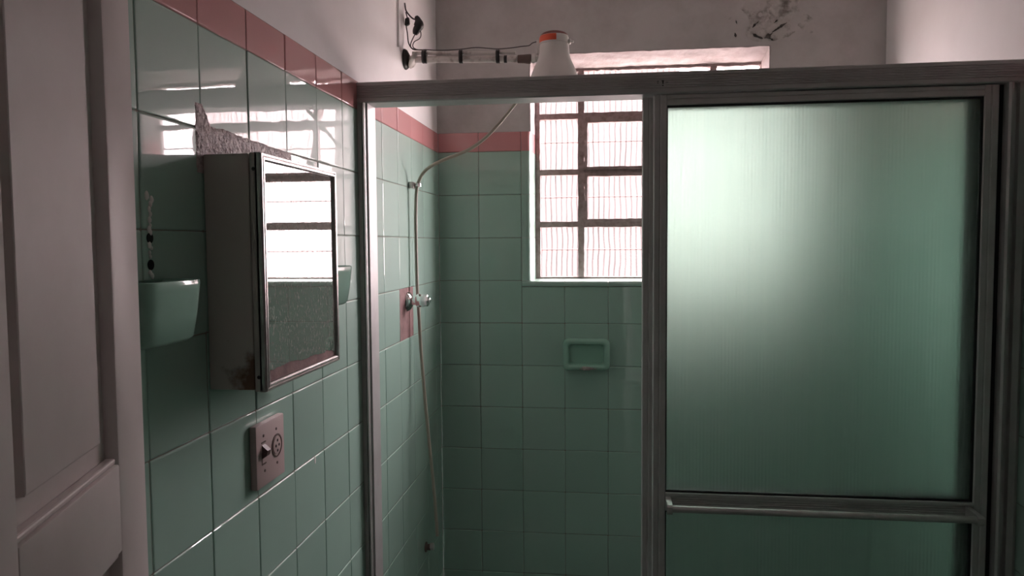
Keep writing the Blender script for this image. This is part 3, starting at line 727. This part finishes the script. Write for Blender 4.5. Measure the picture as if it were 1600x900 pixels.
# hose with its clip
hz = bmesh.new()
HP = [(.385, -.40, 1.955), (.360, -.40, 1.925), (.333, -.40, 1.9011), (.302, -.40, 1.864), (.268, -.40, 1.826), (.232, -.40, 1.791), (.190, -.40, 1.762), (.145, -.40, 1.743), (.100, -.40, 1.727), (.062, -.40, 1.708), (.040, -.398, 1.688), (.0255, -.397, 1.660),
      (.0215, -.397, 1.640), (.0195, -.398, 1.610), (.0175, -.398, 1.55), (.0180, -.398, 1.45), (.0190, -.398, 1.36), (.0240, -.398, 1.26), (.0275, -.398, 1.17), (.034, -.398, 1.07), (.0415, -.398, .97), (.0500, -.398, .87), (.0590, -.398, .77), (.0665, -.398, .67), (.0715, -.398, .583)]
tube(hz, spline(HP, 6), .0050, 12)
ho = obj('shower_hose', hz, 'hose', None, smooth=60); ho['label'] = 'thin beige shower hose looping from the shower down the left tiled wall'; ho['category'] = 'hose'
cl = thing('hose_clip', 'small chrome clip holding the hose on the left shower wall', 'clip', (0, -.40, 1.655))
bm = bmesh.new(); box(bm, .0, .017, -.412, -.386, 1.6470, 1.6660, bev=.003); obj('bracket', bm, 'chrome_trim', cl, smooth=40)
bm = bmesh.new(); lathe(bm, [(.0095, 0), (.0105, .001), (.0085, .010), (.0055, .0105), (.0055, -.0005)], (.0255, -.397, 1.652), (.15, 0, 1), 20); obj('ring', bm, 'chrome', cl, smooth=40)

# valve
va = thing('shower_valve', 'chrome shower valve with a round faceted handle on the bare mortar patch', 'valve', (0, -.435, 1.312))
bm = bmesh.new(); lathe(bm, [(.024, -.003), (.0285, -.002), (.029, .001), (.024, .009), (.015, .014), (.0105, .016), (.0105, .030)], (0, -.437, 1.309), (1, 0, 0), 32); obj('flange', bm, 'chrome', va, smooth=40)
bm = bmesh.new(); lathe(bm, [(.009, .024), (.0175, .026), (.0195, .031), (.0190, .048), (.0180, .060), (.0150, .063), (.0070, .0635), (.0068, .0675), (.0045, .0690)], (0, -.435, 1.311), (1, 0, .02), 8)
obj('handle', bm, 'chrome', va, smooth=25)
# old pipe stub low in the corner
st = thing('pipe_stub', 'capped pipe stub low on the left shower wall near the corner', 'pipe', (0, -.262, .49))
bm = bmesh.new(); lathe(bm, [(.013, -.001), (.017, .001), (.016, .004), (.010, .006), (.010, .018)], (0, -.262, .490), (1, 0, 0), 20); obj('flange', bm, 'brownpipe', st, smooth=40)
bm = bmesh.new(); lathe(bm, [(.0115, .017), (.0125, .018), (.0120, .027), (.008, .029)], (0, -.262, .490), (1, 0, .12), 8); obj('cap', bm, 'alu_h', st, smooth=25)

# ------------------------------------------------------------------ light: sky through the window
w = bpy.data.worlds.new('sky'); S.world = w; w.use_nodes = True
nt = w.node_tree; N = nt.nodes; L = nt.links; bg = N['Background']
tc = N.new('ShaderNodeTexCoord'); sx = N.new('ShaderNodeSeparateXYZ'); L.new(tc.outputs['Generated'], sx.inputs[0])
cr = N.new('ShaderNodeValToRGB'); L.new(sx.outputs[2], cr.inputs[0])
cr.color_ramp.elements[0].position = 0.0; cr.color_ramp.elements[0].color = (.42, .38, .36, 1)
cr.color_ramp.elements[1].position = .12; cr.color_ramp.elements[1].color = (.985, .94, .975, 1)
bias = N.new('ShaderNodeMath'); bias.operation = 'ADD'; bias.inputs[1].default_value = .09; L.new(sx.outputs[2], bias.inputs[0]); L.new(bias.outputs[0], cr.inputs[0])
L.new(cr.outputs[0], bg.inputs['Color']); bg.inputs['Strength'].default_value = 38.0
pl = bpy.data.lights.new('window_portal', 'AREA'); pl.shape = 'RECTANGLE'; pl.size = .80; pl.size_y = .78
pl.cycles.is_portal = True
po = bpy.data.objects.new('window_portal', pl); COL.objects.link(po); po.location = (.7245, .165, 1.74); po.rotation_euler = (-math.pi/2, 0, 0)

# unseen fill light added in the hall to lift the dark front surfaces
hl = bpy.data.lights.new('hall_fill_light', 'AREA'); hl.shape = 'DISK'; hl.size = .5; hl.energy = 1.0; hl.color = (1, .95, .93)
ho_ = bpy.data.objects.new('hall_fill_light', hl); COL.objects.link(ho_); ho_.location = (.75, YF-1.0, H-.06)
# ------------------------------------------------------------------ camera
f, yaw, pitch, roll = 1175.6, .12543783490356983, .058453034051333556, -.0071307836560933775
cy, sy, cp, sp2 = math.cos(yaw), math.sin(yaw), math.cos(pitch), math.sin(pitch)
F = Vector((-sy*cp, cy*cp, -sp2)); R = Vector((cy, sy, 0)); U = R.cross(F)
R, U = R*math.cos(roll)+U*math.sin(roll), -R*math.sin(roll)+U*math.cos(roll)
cam = bpy.data.cameras.new('camera'); co = bpy.data.objects.new('camera', cam); COL.objects.link(co)
mw = Matrix((R, U, -F)).transposed().to_4x4(); mw.translation = Vector((.58819, -2.61652, 1.47812)); co.matrix_world = mw
cam.sensor_width = 36; cam.sensor_fit = 'HORIZONTAL'; cam.lens = f/1600*36; cam.clip_start = .01
S.camera = co

S.view_settings.view_transform = 'Standard'; S.view_settings.look = 'None'; S.view_settings.gamma = 1
S.view_settings.use_curve_mapping = False; S.view_settings.exposure = 0.35
cyc = S.cycles
cyc.max_bounces = 14; cyc.diffuse_bounces = 8; cyc.glossy_bounces = 5; cyc.transmission_bounces = 10; cyc.transparent_max_bounces = 12
cyc.caustics_reflective = True; cyc.caustics_refractive = True; cyc.sample_clamp_indirect = 8
